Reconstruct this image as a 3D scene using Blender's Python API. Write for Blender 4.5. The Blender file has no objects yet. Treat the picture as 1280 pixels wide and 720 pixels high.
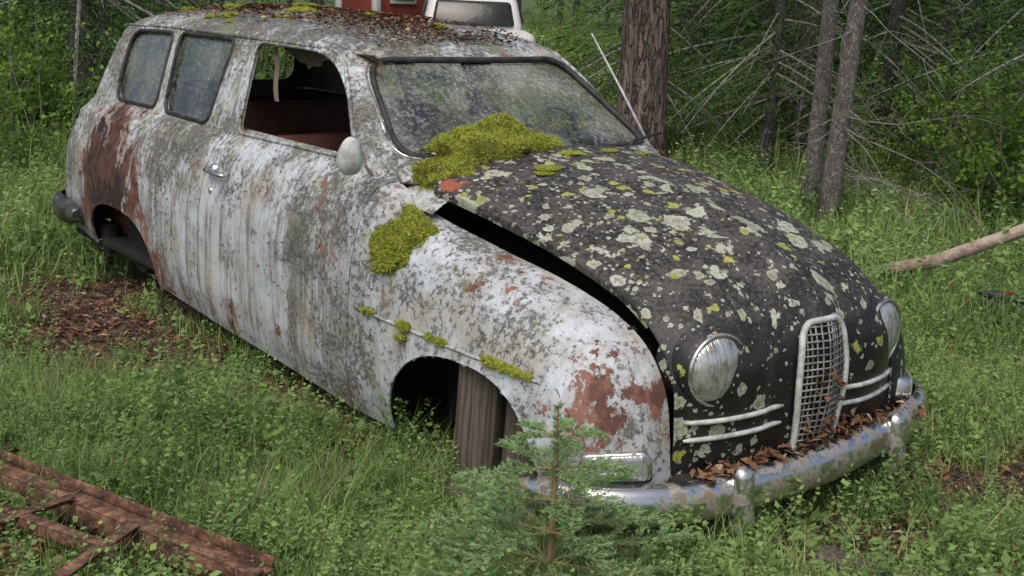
import bpy, bmesh, math, random, time
import numpy as np
from mathutils import Vector, Matrix, Euler, noise as mnoise
from mathutils.bvhtree import BVHTree
random.seed(7); rng=np.random.default_rng(7)
sc=bpy.context.scene
sc.view_settings.view_transform='Standard'
# ------------------------------------------------------------------ camera
cy,cp,cr_=math.radians(140.04),math.radians(-13.92),math.radians(2.80)
F=Vector((math.cos(cy)*math.cos(cp),math.sin(cy)*math.cos(cp),math.sin(cp)))
R=F.cross(Vector((0,0,1))).normalized();U=R.cross(F)
R2=R*math.cos(cr_)+U*math.sin(cr_);U2=U*math.cos(cr_)-R*math.sin(cr_)
cd=bpy.data.cameras.new('camera');cam=bpy.data.objects.new('camera',cd);sc.collection.objects.link(cam)
M=Matrix((R2,U2,-F)).transposed().to_4x4();M.translation=Vector((2.634,-2.823,1.642));cam.matrix_world=M
cd.sensor_width=36;cd.lens=1545/1280*36;cd.clip_start=.05;cd.clip_end=900
sc.camera=cam
# ------------------------------------------------------------------ light
w=bpy.data.worlds.new('World');sc.world=w;w.use_nodes=True
nt=w.node_tree;bg=nt.nodes['Background'];sky=nt.nodes.new('ShaderNodeTexSky');sky.sky_type='NISHITA';sky.sun_disc=False
SE,SR=math.radians(58),math.radians(150)
sky.sun_elevation=SE;sky.sun_rotation=SR;sky.dust_density=5;sky.air_density=.7;sky.ozone_density=.5
nt.links.new(sky.outputs[0],bg.inputs[0]);bg.inputs[1].default_value=.15
sd=bpy.data.lights.new('sun','SUN');sd.energy=1.5;sd.angle=math.radians(45);sd.color=(1,.97,.92)
so=bpy.data.objects.new('sun',sd);sc.collection.objects.link(so)
sdir=Vector((math.sin(SR)*math.cos(SE),math.cos(SR)*math.cos(SE),math.sin(SE)))
so.rotation_euler=sdir.to_track_quat('Z','Y').to_euler()
# ------------------------------------------------------------------ node helpers
class NT:
    def __init__(s,name):
        s.m=bpy.data.materials.new(name);s.m.use_nodes=True;s.t=s.m.node_tree;s.t.nodes.clear()
        s.out=s.t.nodes.new('ShaderNodeOutputMaterial');s.co=s.t.nodes.new('ShaderNodeTexCoord').outputs['Object']
    def n(s,ty,**k):
        x=s.t.nodes.new(ty)
        for a,b in k.items(): setattr(x,a,b)
        return x
    def set(s,sock,v):
        if isinstance(v,bpy.types.NodeSocket): s.t.links.new(v,sock)
        elif isinstance(v,(tuple,list)) and sock.type=='RGBA': sock.default_value=tuple(v)+((1,) if len(v)==3 else ())
        else: sock.default_value=v
    def noise(s,scale,detail=4,rough=.55,vec=None,dist=0):
        x=s.n('ShaderNodeTexNoise');s.set(x.inputs['Vector'],vec or s.co);x.inputs['Scale'].default_value=scale
        x.inputs['Detail'].default_value=detail;x.inputs['Roughness'].default_value=rough;x.inputs['Distortion'].default_value=dist
        return x.outputs['Fac']
    def ncol(s,scale,detail=3,vec=None):
        x=s.n('ShaderNodeTexNoise');s.set(x.inputs['Vector'],vec or s.co);x.inputs['Scale'].default_value=scale;x.inputs['Detail'].default_value=detail
        return x.outputs['Color']
    def vmap(s,sc_,vec=None,loc=(0,0,0),rot=(0,0,0)):
        x=s.n('ShaderNodeMapping');s.set(x.inputs[0],vec or s.co);x.inputs['Scale'].default_value=sc_;x.inputs['Location'].default_value=loc;x.inputs['Rotation'].default_value=rot
        return x.outputs[0]
    def ma(s,op,a,b=0,c=0,clamp=False):
        x=s.n('ShaderNodeMath',operation=op,use_clamp=clamp);s.set(x.inputs[0],a);s.set(x.inputs[1],b);s.set(x.inputs[2],c);return x.outputs[0]
    def vm(s,op,a,b):
        x=s.n('ShaderNodeVectorMath',operation=op);s.set(x.inputs[0],a)
        s.set(x.inputs[1],b);return x.outputs['Value'] if op in('DISTANCE','LENGTH','DOT_PRODUCT') else x.outputs['Vector']
    def step(s,v,a,b,t0=0.,t1=1.):
        x=s.n('ShaderNodeMapRange',interpolation_type='SMOOTHSTEP');s.set(x.inputs[0],v)
        if a>b: a,b,t0,t1=b,a,t1,t0
        x.inputs[1].default_value=a;x.inputs[2].default_value=b;x.inputs[3].default_value=t0;x.inputs[4].default_value=t1
        return x.outputs[0]
    def mix(s,f,a,b,mode='MIX'):
        x=s.n('ShaderNodeMix',data_type='RGBA',blend_type=mode);s.set(x.inputs[0],f);s.set(x.inputs[6],a);s.set(x.inputs[7],b);return x.outputs[2]
    def blob(s,c,r,st=1.):
        d=s.vm('DISTANCE',s.co,c);return s.step(d,r,r*.15,0,st)
    def xyz(s,vec=None):
        x=s.n('ShaderNodeSeparateXYZ');s.set(x.inputs[0],vec or s.co);return x.outputs
    def bump(s,h,strength=.4,dist=.01):
        x=s.n('ShaderNodeBump');s.set(x.inputs['Height'],h);x.inputs['Strength'].default_value=strength;x.inputs['Distance'].default_value=dist;return x.outputs[0]
    def pbr(s,col,rough=.7,metal=0.,normal=None,spec=.5):
        b=s.n('ShaderNodeBsdfPrincipled');s.set(b.inputs['Base Color'],col);s.set(b.inputs['Roughness'],rough);s.set(b.inputs['Metallic'],metal)
        b.inputs['Specular IOR Level'].default_value=spec
        if normal: s.set(b.inputs['Normal'],normal)
        s.t.links.new(b.outputs[0],s.out.inputs[0]);return b
def addm(n,*a):
    r=a[0]
    for x in a[1:]: r=n.ma('ADD',r,x)
    return r
def simple(name,c1,c2,scale=8,rough=.8,metal=0.,bump=.3,stretch=(1,1,1),bd=.01):
    n=NT(name);v=n.vmap(stretch);f=n.noise(scale,5,.6,v)
    n.pbr(n.mix(n.step(f,.35,.65),c1,c2),rough,metal,n.bump(n.noise(scale*4,4,.6,v),bump,bd));return n.m
def white_paint():
    n=NT('weathered_white_paint');X,Y,Z=n.xyz()
    big=n.noise(2.2,3,.55);fine=n.noise(52,6,.75);mid=n.noise(9,5,.65);st=n.noise(1,5,.68,n.vmap((42,42,3.2)))
    st2=n.noise(1,4,.6,n.vmap((9,9,1.6)))
    base=n.mix(n.step(mid,.38,.66),(.53,.58,.62),(.39,.42,.44))
    base=n.mix(n.step(n.noise(5,2),.45,.7),base,(.42,.41,.37))
    top=n.step(Z,.70,1.0);rear=n.step(X,-.3,-1.0)
    roof=n.step(Z,1.3,1.42)
    g=addm(n,n.ma('MULTIPLY',st,.95),n.ma('MULTIPLY',st2,.5),n.ma('MULTIPLY',big,.5))
    gm=n.ma('MULTIPLY',n.step(g,.85,1.13),n.ma('ADD',.28,n.ma('MULTIPLY',rear,.58)),clamp=True)
    base=n.mix(gm,base,n.mix(n.step(fine,.4,.6),(.09,.08,.066),(.21,.19,.16)))
    thr=addm(n,fine,n.ma('MULTIPLY',mid,.38),n.ma('MULTIPLY',top,.050),n.ma('MULTIPLY',roof,.07),n.ma('MULTIPLY',big,.34))
    sp=n.step(thr,.89,.96)
    base=n.mix(n.ma('MULTIPLY',sp,.88),base,n.mix(n.step(n.noise(90,2),.4,.6),(.040,.040,.036),(.13,.135,.115)))
    al=n.ma('MULTIPLY',n.step(addm(n,n.noise(7,5,.7),n.ma('MULTIPLY',top,.05)),.55,.68),.45)
    base=n.mix(al,base,(.20,.215,.12))
    vv=n.vm('ADD',n.co,n.vm('MULTIPLY',n.ncol(60,4),(.035,.035,.035)))
    vo=n.n('ShaderNodeTexVoronoi');n.set(vo.inputs[0],vv);vo.inputs['Scale'].default_value=26
    rc=n.xyz(vo.outputs['Color'])
    lr=n.ma('MULTIPLY',n.ma('LESS_THAN',vo.outputs['Distance'],n.ma('MULTIPLY',rc[0],.34)),n.ma('GREATER_THAN',rc[1],.72))
    base=n.mix(n.ma('MULTIPLY',lr,n.ma('MULTIPLY',top,.7)),base,n.mix(rc[2],(.42,.45,.38),(.38,.40,.12)))
    band=n.ma('ADD',n.step(n.ma('ABSOLUTE',n.ma('ADD',X,1.535)),.034,.016),n.step(n.ma('ABSOLUTE',n.ma('ADD',X,1.64)),.026,.012))
    band=n.ma('MULTIPLY',n.ma('MULTIPLY',band,n.step(Z,.93,.88)),n.step(mid,.70,.42))
    base=n.mix(n.ma('MULTIPLY',band,.85),base,(.50,.53,.53))
    flake=n.noise(11,8,.72,n.vmap((1,1,.7)),.25);fl2=n.noise(3.6,3,.5)
    rb=addm(n,n.ma('MULTIPLY',flake,.9),n.ma('MULTIPLY',fl2,.30),n.blob((.50,-.68,.60),.32,.09),n.blob((.44,-.74,.42),.24,.07),n.blob((.53,-.55,.70),.20,.05),
       n.blob((-2.66,-.77,.80),.46,.22),n.blob((-2.38,-.78,.62),.36,.17),n.blob((-2.82,-.76,.54),.3,.15),n.blob((0,-.62,.84),.22,.05),
       n.blob((-.60,-.78,.28),.16,.07),n.blob((-2.05,-.77,.4),.25,.11),n.blob((-1.2,-.65,1.02),.5,.03),n.step(Z,.40,.28,0,.04))
    rm=n.step(rb,.725,.738)
    dk=n.ma('ADD',n.blob((-2.60,-.77,.74),.60,1.0),n.blob((-2.75,-.75,.9),.3,.6),clamp=True)
    r2=n.noise(26,5,.7);r3=n.noise(6,3,.6)
    rc1=n.mix(n.step(addm(n,r2,n.ma('MULTIPLY',n.ma('SUBTRACT',r3,.5),.8)),.38,.64),n.mix(dk,(.10,.045,.032),(.016,.010,.009)),n.mix(dk,(.25,.12,.088),(.10,.043,.03)))
    base=n.mix(rm,base,rc1)
    halo=n.ma('MULTIPLY',n.step(rb,.63,.73),n.ma('SUBTRACT',1.0,rm));base=n.mix(n.ma('MULTIPLY',halo,n.ma('ADD',.25,n.ma('MULTIPLY',dk,.5))),base,(.22,.14,.10))
    h=addm(n,n.ma('MULTIPLY',fine,.6),n.ma('MULTIPLY',rm,-.5))
    n.pbr(base,n.ma('ADD',.46,n.ma('MULTIPLY',addm(n,sp,rm),.35),clamp=True),0,n.bump(h,.5,.004));return n.m
def hood_paint():
    n=NT('lichen_covered_black_paint');X,Y,Z=n.xyz()
    big=n.noise(3.6,3,.6);fine=n.noise(70,5,.7);mid=n.noise(11,5,.65)
    up=n.step(Z,.60,.90);right=n.step(Y,.25,-.35)
    dens=addm(n,n.ma('MULTIPLY',up,.5),n.ma('MULTIPLY',right,.50),n.ma('MULTIPLY',n.step(big,.34,.66),.75))
    base=n.mix(n.step(mid,.4,.7),(.010,.010,.011),(.026,.025,.024))
    film=n.ma('MULTIPLY',n.step(addm(n,fine,n.ma('MULTIPLY',mid,.5),n.ma('MULTIPLY',up,.10)),.76,.93),n.ma('MULTIPLY',up,.6))
    base=n.mix(film,base,(.11,.105,.095))
    base=n.mix(n.ma('MULTIPLY',n.step(n.noise(18,6,.75),.50,.64),n.ma('MULTIPLY',up,.55)),base,(.055,.045,.036))
    h=n.ma('MULTIPLY',fine,.3);edge=n.noise(55,5,.75)
    def layer(base,h,scale,rmax,keep,c1,c2,soft=.05,dd=1.0,off=0.):
        vv=n.vm('ADD',n.co,n.vm('MULTIPLY',n.ncol(scale*1.5,5),(dd/scale,dd/scale,dd/scale)))
        vv=n.vm('ADD',vv,(off,off*.7,off*1.3))
        vo=n.n('ShaderNodeTexVoronoi');n.set(vo.inputs[0],vv);vo.inputs['Scale'].default_value=scale
        c=n.xyz(vo.outputs['Color'])
        rad=n.ma('MULTIPLY',n.ma('ADD',.2,n.ma('MULTIPLY',n.ma('MULTIPLY',c[0],c[0]),.9)),rmax)
        d=n.ma('SUBTRACT',n.ma('ADD',rad,n.ma('MULTIPLY',n.ma('SUBTRACT',edge,.5),.60)),vo.outputs['Distance'])
        m=n.step(d,0,soft);pres=n.ma('GREATER_THAN',n.ma('ADD',c[1],n.ma('MULTIPLY',dens,.42)),keep)
        m=n.ma('MULTIPLY',m,pres)
        inner=n.ma('MULTIPLY',n.step(d,.04,.25),n.step(fine,.38,.60))
        col=n.mix(c[2],c1,c2);col=n.mix(n.ma('MULTIPLY',inner,.8),col,(.14,.14,.105))
        return n.mix(m,base,col),n.ma('ADD',h,n.ma('MULTIPLY',m,.8))
    base,h=layer(base,h,12,.62,.97,(.34,.37,.27),(.46,.48,.40))
    base,h=layer(base,h,24,.55,.95,(.30,.32,.22),(.44,.46,.38),off=3.1)
    base,h=layer(base,h,60,.5,.95,(.33,.34,.28),(.44,.44,.38),off=7.7)
    base,h=layer(base,h,18,.42,1.12,(.38,.41,.08),(.27,.31,.06),off=1.9)
    rr=n.step(n.ma('ADD',n.noise(16,5,.7),n.blob((-.40,-.53,1.02),.085,.32)),.72,.76)
    base=n.mix(rr,base,(.28,.085,.045))
    n.pbr(base,n.ma('ADD',.38,n.ma('MULTIPLY',up,.42)),0,n.bump(h,.6,.004));return n.m
def glass(name,dust=.35,tint=(.80,.85,.82)):
    n=NT(name);tr=n.n('ShaderNodeBsdfTransparent');n.set(tr.inputs[0],tint)
    gl=n.n('ShaderNodeBsdfGlossy');gl.inputs['Roughness'].default_value=.05;gl.inputs[0].default_value=(.9,.95,1,1)
    df=n.n('ShaderNodeBsdfDiffuse');n.set(df.inputs[0],n.mix(n.step(n.noise(4,3),.4,.6),(.34,.35,.32),(.20,.215,.16)))
    lw=n.n('ShaderNodeFresnel');lw.inputs[0].default_value=1.55
    m1=n.n('ShaderNodeMixShader');n.set(m1.inputs[0],n.ma('ADD',n.ma('MULTIPLY',lw.outputs[0],1.3),.03,clamp=True));n.t.links.new(tr.outputs[0],m1.inputs[1]);n.t.links.new(gl.outputs[0],m1.inputs[2])
    m2=n.n('ShaderNodeMixShader');d=n.ma('ADD',n.step(n.noise(60,6,.75),.46,.68,0,dust*1.4),n.step(n.noise(3,5,.65),.36,.66,0.04,dust*1.2),clamp=True);n.set(m2.inputs[0],d)
    n.t.links.new(m1.outputs[0],m2.inputs[1]);n.t.links.new(df.outputs[0],m2.inputs[2]);n.t.links.new(m2.outputs[0],n.out.inputs[0]);return n.m
def foliage(name,c1,c2,c3=None,trans=.35):
    n=NT(name);g=n.n('ShaderNodeNewGeometry')
    rp=g.outputs['Random Per Island']
    wn=n.noise(.9,2,.5,g.outputs['Position'])
    f=n.ma('ADD',n.ma('MULTIPLY',rp,.6),n.step(wn,.35,.65,0,.4),clamp=True)
    col=n.mix(f,c1,c2)
    if c3: col=n.mix(n.ma('GREATER_THAN',rp,.94),col,c3)
    b=n.n('ShaderNodeBsdfDiffuse');n.set(b.inputs[0],col)
    if trans<=0: n.t.links.new(b.outputs[0],n.out.inputs[0]);return n.m
    t=n.n('ShaderNodeBsdfTranslucent');n.set(t.inputs[0],n.mix(.35,col,(.32,.42,.09)) if trans>.2 else col)
    m=n.n('ShaderNodeMixShader');m.inputs[0].default_value=trans;n.t.links.new(b.outputs[0],m.inputs[1]);n.t.links.new(t.outputs[0],m.inputs[2]);n.t.links.new(m.outputs[0],n.out.inputs[0]);return n.m
def chrome_mat():
    n=NT('tarnished_chrome');f=n.noise(25,6,.7);b=n.noise(5,3)
    k=n.step(addm(n,f,n.ma('MULTIPLY',b,.4)),.69,.83)
    n.pbr(n.mix(k,(.68,.68,.65),(.24,.20,.16)),n.ma('ADD',.20,n.ma('MULTIPLY',k,.5)),n.ma('SUBTRACT',.98,n.ma('MULTIPLY',k,.7)),n.bump(f,.15,.003));return n.m
MW=white_paint();MH=hood_paint();MG=glass('dusty_glass',.42);MGs=glass('dusty_side_glass',.28);MC=chrome_mat()
MD=simple('dark_underside',(.008,.008,.008),(.02,.016,.013),6,.95)
MI=simple('worn_brown_vinyl',(.075,.028,.02),(.12,.05,.036),5,.7)
MHL=simple('stained_headliner',(.20,.17,.13),(.09,.07,.05),4,.95)
MR=simple('perished_rubber',(.012,.012,.012),(.04,.04,.037),20,.7)
MM=simple('moss_base',(.16,.18,.025),(.28,.29,.045),18,.95,bump=.8)
MMt=foliage('moss_tufts',(.26,.32,.045),(.52,.57,.12),(.26,.18,.07),.2)
MLf=foliage('dead_leaves',(.09,.045,.026),(.27,.165,.10),(.42,.32,.23),0)
MLd=foliage('rotting_needles',(.030,.016,.011),(.10,.055,.036),(.17,.12,.07),0)
n=NT('rusted_steel');f=n.noise(16,6,.7);n.pbr(n.mix(n.step(f,.38,.62),(.05,.024,.017),n.mix(n.step(n.noise(40,4,.7),.4,.6),(.15,.065,.04),(.27,.15,.09))),.9,0,n.bump(f,.8,.008));MRust=n.m
MWood=simple('weathered_wood',(.07,.055,.042),(.21,.18,.145),6,.9,stretch=(14,14,.5),bump=.9)
MMir=simple('mirror_white_paint',(.58,.60,.59),(.36,.37,.34),26,.5)
def bark(name,c1,c2,sc_=5,grey=.5,st=.2,cr=.8):
    n=NT(name);v=n.vmap((1,1,st));a=n.noise(sc_*1.5,5,.7,v);b=n.noise(sc_*3,4,.6,v,.5);c=n.noise(sc_*6,4,.7,v)
    e=n.step(n.ma('ABSOLUTE',n.ma('SUBTRACT',b,.5)),.0,.055)
    col=n.mix(n.step(a,.35,.65),c1,c2);col=n.mix(n.ma('MULTIPLY',n.ma('SUBTRACT',1.0,e),cr),col,(.022,.017,.014));col=n.mix(n.step(c,.5,.7,0,cr*.6),col,(.05,.04,.033));col=n.mix(n.step(n.noise(3,4),.5,.7,0,grey),col,(.16,.165,.135))
    n.pbr(col,.95,0,n.bump(addm(n,a,n.ma('MULTIPLY',e,1.2),c),1,.04));return n.m
MB1=bark('pine_bark',(.15,.11,.095),(.26,.205,.175),7,.3);MB2=bark('spruce_bark',(.12,.11,.10),(.24,.23,.205),16,.5,.35);MB3=bark('pale_spruce_bark',(.26,.24,.21),(.42,.40,.36),18,.3,.5,.45)
MTw=simple('dead_twig',(.12,.115,.10),(.25,.24,.22),20,.9)
MGr=foliage('grass_blades',(.13,.215,.065),(.31,.42,.15),(.48,.42,.26),.3)
MLe=foliage('shrub_leaves',(.105,.195,.06),(.30,.42,.15),None,.3)
MGf=foliage('distant_grass',(.11,.19,.05),(.26,.36,.12),(.36,.32,.18),0)
MSp=foliage('spruce_needles',(.032,.072,.026),(.105,.175,.05),None,0)
MSap=foliage('young_spruce_needles',(.14,.25,.11),(.28,.43,.19),None,.2)
MBu=foliage('deciduous_leaves',(.075,.15,.03),(.25,.38,.085),None,.4)
# ------------------------------------------------------------------ mesh helpers
def mkobj(name,v,f,mats,parent=None,smooth=True,coll=None,mi=None):
    me=bpy.data.meshes.new(name);me.from_pydata([tuple(map(float,p)) for p in v],[],[tuple(map(int,q)) for q in f])
    for m in (mats if isinstance(mats,(list,tuple)) else [mats]): me.materials.append(m)
    if mi is not None: me.polygons.foreach_set('material_index',mi)
    if smooth: me.polygons.foreach_set('use_smooth',[True]*len(me.polygons))
    me.update();ob=bpy.data.objects.new(name,me);(coll or sc.collection).objects.link(ob)
    if parent: ob.parent=parent
    return ob
def empty(name,loc=(0,0,0)):
    e=bpy.data.objects.new(name,None);e.empty_display_size=.2;sc.collection.objects.link(e);e.location=loc;return e
def crv(pts,n):
    P=np.array(pts,float);P=np.vstack([2*P[0]-P[1],P,2*P[-1]-P[-2]]);m=len(P)-3
    seg=np.linalg.norm(np.diff(P[1:-1],axis=0),axis=1);cum=np.concatenate([[0],np.cumsum(seg)]);out=[]
    for s in np.linspace(0,cum[-1],n):
        i=min(int(np.searchsorted(cum,s,side='right'))-1,m-1);t=(s-cum[i])/max(seg[i],1e-9)
        a,b,c,d=P[i:i+4];out.append(.5*((2*b)+(c-a)*t+(2*a-5*b+4*c-d)*t*t+(3*b-a-3*c+d)*t**3))
    return np.array(out)
def grid_faces(nr,nc,flip=False,closed=False):
    f=[]
    for i in range(nr-1):
        for j in range(nc if closed else nc-1):
            a,b=i*nc+j,i*nc+(j+1)%nc;q=(a,b,b+nc,a+nc);f.append(q[::-1] if flip else q)
    return f
def tube_data(pts,rad,n=8,cap=True):
    P=[Vector(p) for p in pts];V=[];m=len(P)
    if not hasattr(rad,'__len__'): rad=[rad]*m
    up=Vector((0,0,1))
    t0=(P[1]-P[0]).normalized()
    if abs(t0.z)>.9: up=Vector((1,0,0))
    a=t0.cross(up).normalized()
    for i in range(m):
        t=(P[min(i+1,m-1)]-P[max(i-1,0)]).normalized();a=(a-t*a.dot(t)).normalized();b=t.cross(a)
        for k in range(n):
            th=2*math.pi*k/n;V.append(P[i]+(a*math.cos(th)+b*math.sin(th))*rad[i])
    Fc=grid_faces(m,n,True,True)
    if cap: Fc+= [tuple(range(n)),tuple(range((m-1)*n,m*n))[::-1]]
    return V,Fc
def tube(name,pts,rad,mat,parent=None,n=8,coll=None):
    v,f=tube_data(pts,rad,n);return mkobj(name,v,f,mat,parent,True,coll)
def rbox(name,c,size,mat,parent=None,bev=.02,rot=(0,0,0),seg=3,taper=None):
    bm=bmesh.new();bmesh.ops.create_cube(bm,size=1);bmesh.ops.scale(bm,vec=size,verts=bm.verts)
    if taper:
        for v in bm.verts:
            if v.co.z>0: v.co.x*=taper[0];v.co.y*=taper[1]
    bmesh.ops.bevel(bm,geom=list(bm.edges),offset=bev,segments=seg,profile=.5,affect='EDGES')
    me=bpy.data.meshes.new(name);bm.to_mesh(me);bm.free();me.materials.append(mat)
    me.polygons.foreach_set('use_smooth',[True]*len(me.polygons))
    try: me.set_sharp_from_angle(angle=math.radians(50))
    except Exception: pass
    ob=bpy.data.objects.new(name,me);sc.collection.objects.link(ob);ob.location=c;ob.rotation_euler=rot
    if parent: ob.parent=parent
    return ob
def prism(outline,axis,a,b):
    n=len(outline);V=[]
    for h in (a,b):
        for p in outline: V.append((p[0],h,p[1]) if axis=='y' else (h,p[0],p[1]))
    Fc=[tuple(range(n)),tuple(range(n,2*n))[::-1]]+[(i,i+n,(i+1)%n+n,(i+1)%n) for i in range(n)]
    return V,Fc
def roundpoly(pts,r,n=5):
    out=[];m=len(pts)
    for i in range(m):
        p=Vector(pts[i]);a=Vector(pts[i-1])-p;b=Vector(pts[(i+1)%m])-p;rr=min(r if not hasattr(r,'__len__') else r[i],a.length*.48,b.length*.48)
        A=p+a.normalized()*rr;B=p+b.normalized()*rr
        for k in range(n+1):
            t=k/n;out.append(tuple(A*(1-t)**2+p*2*t*(1-t)+B*t*t))
    return out
def cut(ob,cutters):
    for (v,f) in cutters:
        c=mkobj('cutter',v,f,MD,None,False);bm=bmesh.new();bm.from_mesh(c.data);bmesh.ops.recalc_face_normals(bm,faces=bm.faces);bm.to_mesh(c.data);bm.free()
        m=ob.modifiers.new('b','BOOLEAN');m.operation='DIFFERENCE';m.object=c;m.solver='EXACT'
        dg=bpy.context.evaluated_depsgraph_get();me=bpy.data.meshes.new_from_object(ob.evaluated_get(dg));ob.modifiers.clear();old=ob.data;ob.data=me
        bpy.data.meshes.remove(old);cm=c.data;bpy.data.objects.remove(c);bpy.data.meshes.remove(cm)
def solid(ob,th,off=-1,moff=1):
    m=ob.modifiers.new('s','SOLIDIFY');m.thickness=th;m.offset=off;m.material_offset=moff;m.material_offset_rim=0;m.use_even_offset=False
    dg=bpy.context.evaluated_depsgraph_get();me=bpy.data.meshes.new_from_object(ob.evaluated_get(dg));ob.modifiers.clear();ob.data=me
def fixn(ob):
    bm=bmesh.new();bm.from_mesh(ob.data);bmesh.ops.remove_doubles(bm,verts=bm.verts,dist=.0004);bmesh.ops.recalc_face_normals(bm,faces=bm.faces);bm.to_mesh(ob.data);bm.free()
def sharp(ob,ang=40):
    me=ob.data;me.polygons.foreach_set('use_smooth',[True]*len(me.polygons))
    try: me.set_sharp_from_angle(angle=math.radians(ang))
    except Exception as e: print(e)
def bvh(*obs):
    V=[];Fc=[]
    for o in obs:
        k=len(V);V+=[v.co.copy() for v in o.data.vertices];Fc+=[tuple(i+k for i in p.vertices) for p in o.data.polygons]
    return BVHTree.FromPolygons(V,Fc)
# ------------------------------------------------------------------ CAR
car=empty('abandoned_car')
def gfun(q,n=2.2):
    q=np.clip(q,0,1);return (1-(1-q)**n)**(1/n)
XS=[-.6,-.43,0,.3,.56];YS=[.60,.58,.54,.505,.49]
NTT,NK=110,54
S=crv([(-.6,1.005),(-.43,.93),(-.15,.875),(.09,.835),(.30,.778),(.43,.712),(.505,.612),(.535,.49),(.545,.36)],NTT)
B=crv([(-.6,.265),(-.42,.268),(-.2,.275),(0,.28),(.12,.29),(.20,.30),(.25,.32),(.28,.335),(.30,.345)],NTT)
def fender():
    V=[]
    for i in range(NTT):
        s,b=S[i],B[i];L=np.linalg.norm(b-s)
        D=.40 if i<NTT*.55 else .40+(.27-.40)*((i-NTT*.55)/(NTT*.45))
        ys=np.interp(s[0],XS,YS)
        q=s+(b-s)/L*.06;V.append((q[0],-(ys-.012),q[1]));q=s+(b-s)/L*.008;V.append((q[0],-(ys-.006),q[1]))
        for j in range(NK-2):
            k=(j/(NK-3))**1.35;p=s+(b-s)*k;d=k*L
            y=ys+(.785-ys)*gfun(d/D);low=max(0,.46-p[1]);y-=low*low*.9
            y+=.004*mnoise.noise(Vector((p[0]*3,p[1]*3,8)))
            cz=.028*math.sin(min(1,d/.22)*math.pi)*max(0,1-max(0,p[0]-.1)/.4)
            V.append((p[0],-y,p[1]+cz))
    return V
def archcut(V,Fc,cx,hw,z0,h,e=2.4):
    V=[list(p) for p in V];ins=[]
    for p in V:
        dx=abs(p[0]-cx)/hw;dz=max(0,p[2]-z0)/h;ins.append((dx**e+dz**e)**(1/e))
    keep=[f for f in Fc if not all(ins[k]<1 for k in f)]
    used={k for f in keep for k in f}
    for k in used:
        if ins[k]<1:
            s=1/max(ins[k],.05);p=V[k]
            if p[2]>z0: p[0]=cx+(p[0]-cx)*s;p[2]=z0+(p[2]-z0)*s
            else: p[0]=cx+(p[0]-cx)*s
    return V,keep
def mirror(V): return [(a,-b,c) for a,b,c in V]
def ytop(x): return 1.02+.03*min(1,max(0,(-x-.6)/.35))
def zbot(x): return .265+max(0,-.6-x)*.050
xe=lambda z: np.interp(z,[.3,.5,.8,1.06],[-3.28,-3.36,-3.31,-3.19])
def quarter():
    V=[];xs=list(np.linspace(-.6,-2.7,80))+list(np.linspace(-2.75,-3.2,16));rows=0
    for x in xs:
        zt,zb=ytop(x),zbot(x)
        for j in range(NK):
            k=(j/(NK-1))**1.35;z=zt+(zb-zt)*k;d=zt-z
            y=.60+(.785-.60)*gfun(d/.40);low=max(0,.46-z+(zb-.265));y-=low*low*.9
            y+=.012*math.exp(-((z-.965)/.018)**2)*min(1,max(0,(-x-1.6)/1.0))
            q=max(0,(-x-2.5)/.7);y-=.055*q*q*(3-2*q)
            y+=.006*mnoise.noise(Vector((x*2.2,z*2.6,3)))
            xx=x
            if x<-2.7: xx=-2.7+(x+2.7)*((xe(z)+.14+2.7)/(-.5))
            V.append((xx,-y,z))
        rows+=1
    base=V[-NK:]
    for ph in np.linspace(.15,math.pi/2,10):
        for (a,b,c) in base: V.append((a-.14*math.sin(ph),b+.14*(1-math.cos(ph)),c))
        rows+=1
    last=V[rows*NK-NK:rows*NK]
    for q in (.6,.3,0):
        for (a,b,c) in last: V.append((a-.02*(1-q),b*q,c))
        rows+=1
    return V,rows
def arch(cx,hw,z0,h,n=28,flat=2.4):
    P=[]
    for i in range(n+1):
        th=math.pi*i/n;c,s=math.cos(th),math.sin(th)
        P.append((cx-hw*math.copysign(abs(c)**(2/flat),c),z0+h*abs(s)**(2/flat)))
    return [(P[0][0],z0-.4)]+P+[(P[-1][0],z0-.4)]
parts=[]
for sgn,nm in ((1,'right'),(-1,'left')):
    V=fender();V=V if sgn==1 else mirror(V)
    V,Fc=archcut(V,grid_faces(NTT,NK,sgn==-1),-.02,.365,.25,.335)
    o=mkobj('front_fender_'+nm,V,Fc,[MW if sgn==1 else MH,MD],car);solid(o,.008,-1,1)
    parts.append(o)
    V,rows=quarter();V=V if sgn==1 else mirror(V)
    q=mkobj('body_side_'+nm,V,grid_faces(rows,NK,sgn==1),[MW,MI],car);solid(q,.010,-1,1)
    slot=lambda x,za,zb:prism([(x-.003,za),(x+.003,za),(x+.003,zb),(x-.003,zb)],'y',-1,1)
    cut(q,[prism(arch(-2.50,.38,.36,.255),'y',-1,1),slot(-.606,.2,1.2),slot(-1.675,.2,1.2),prism([(-1.675,.335+.02),(-.606,.285+.02),(-.606,.281+.02),(-1.675,.331+.02)],'y',-1,1)])
    sharp(o,50);sharp(q,35);parts.append(q)
fR,qR,fL,qL=parts
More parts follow.
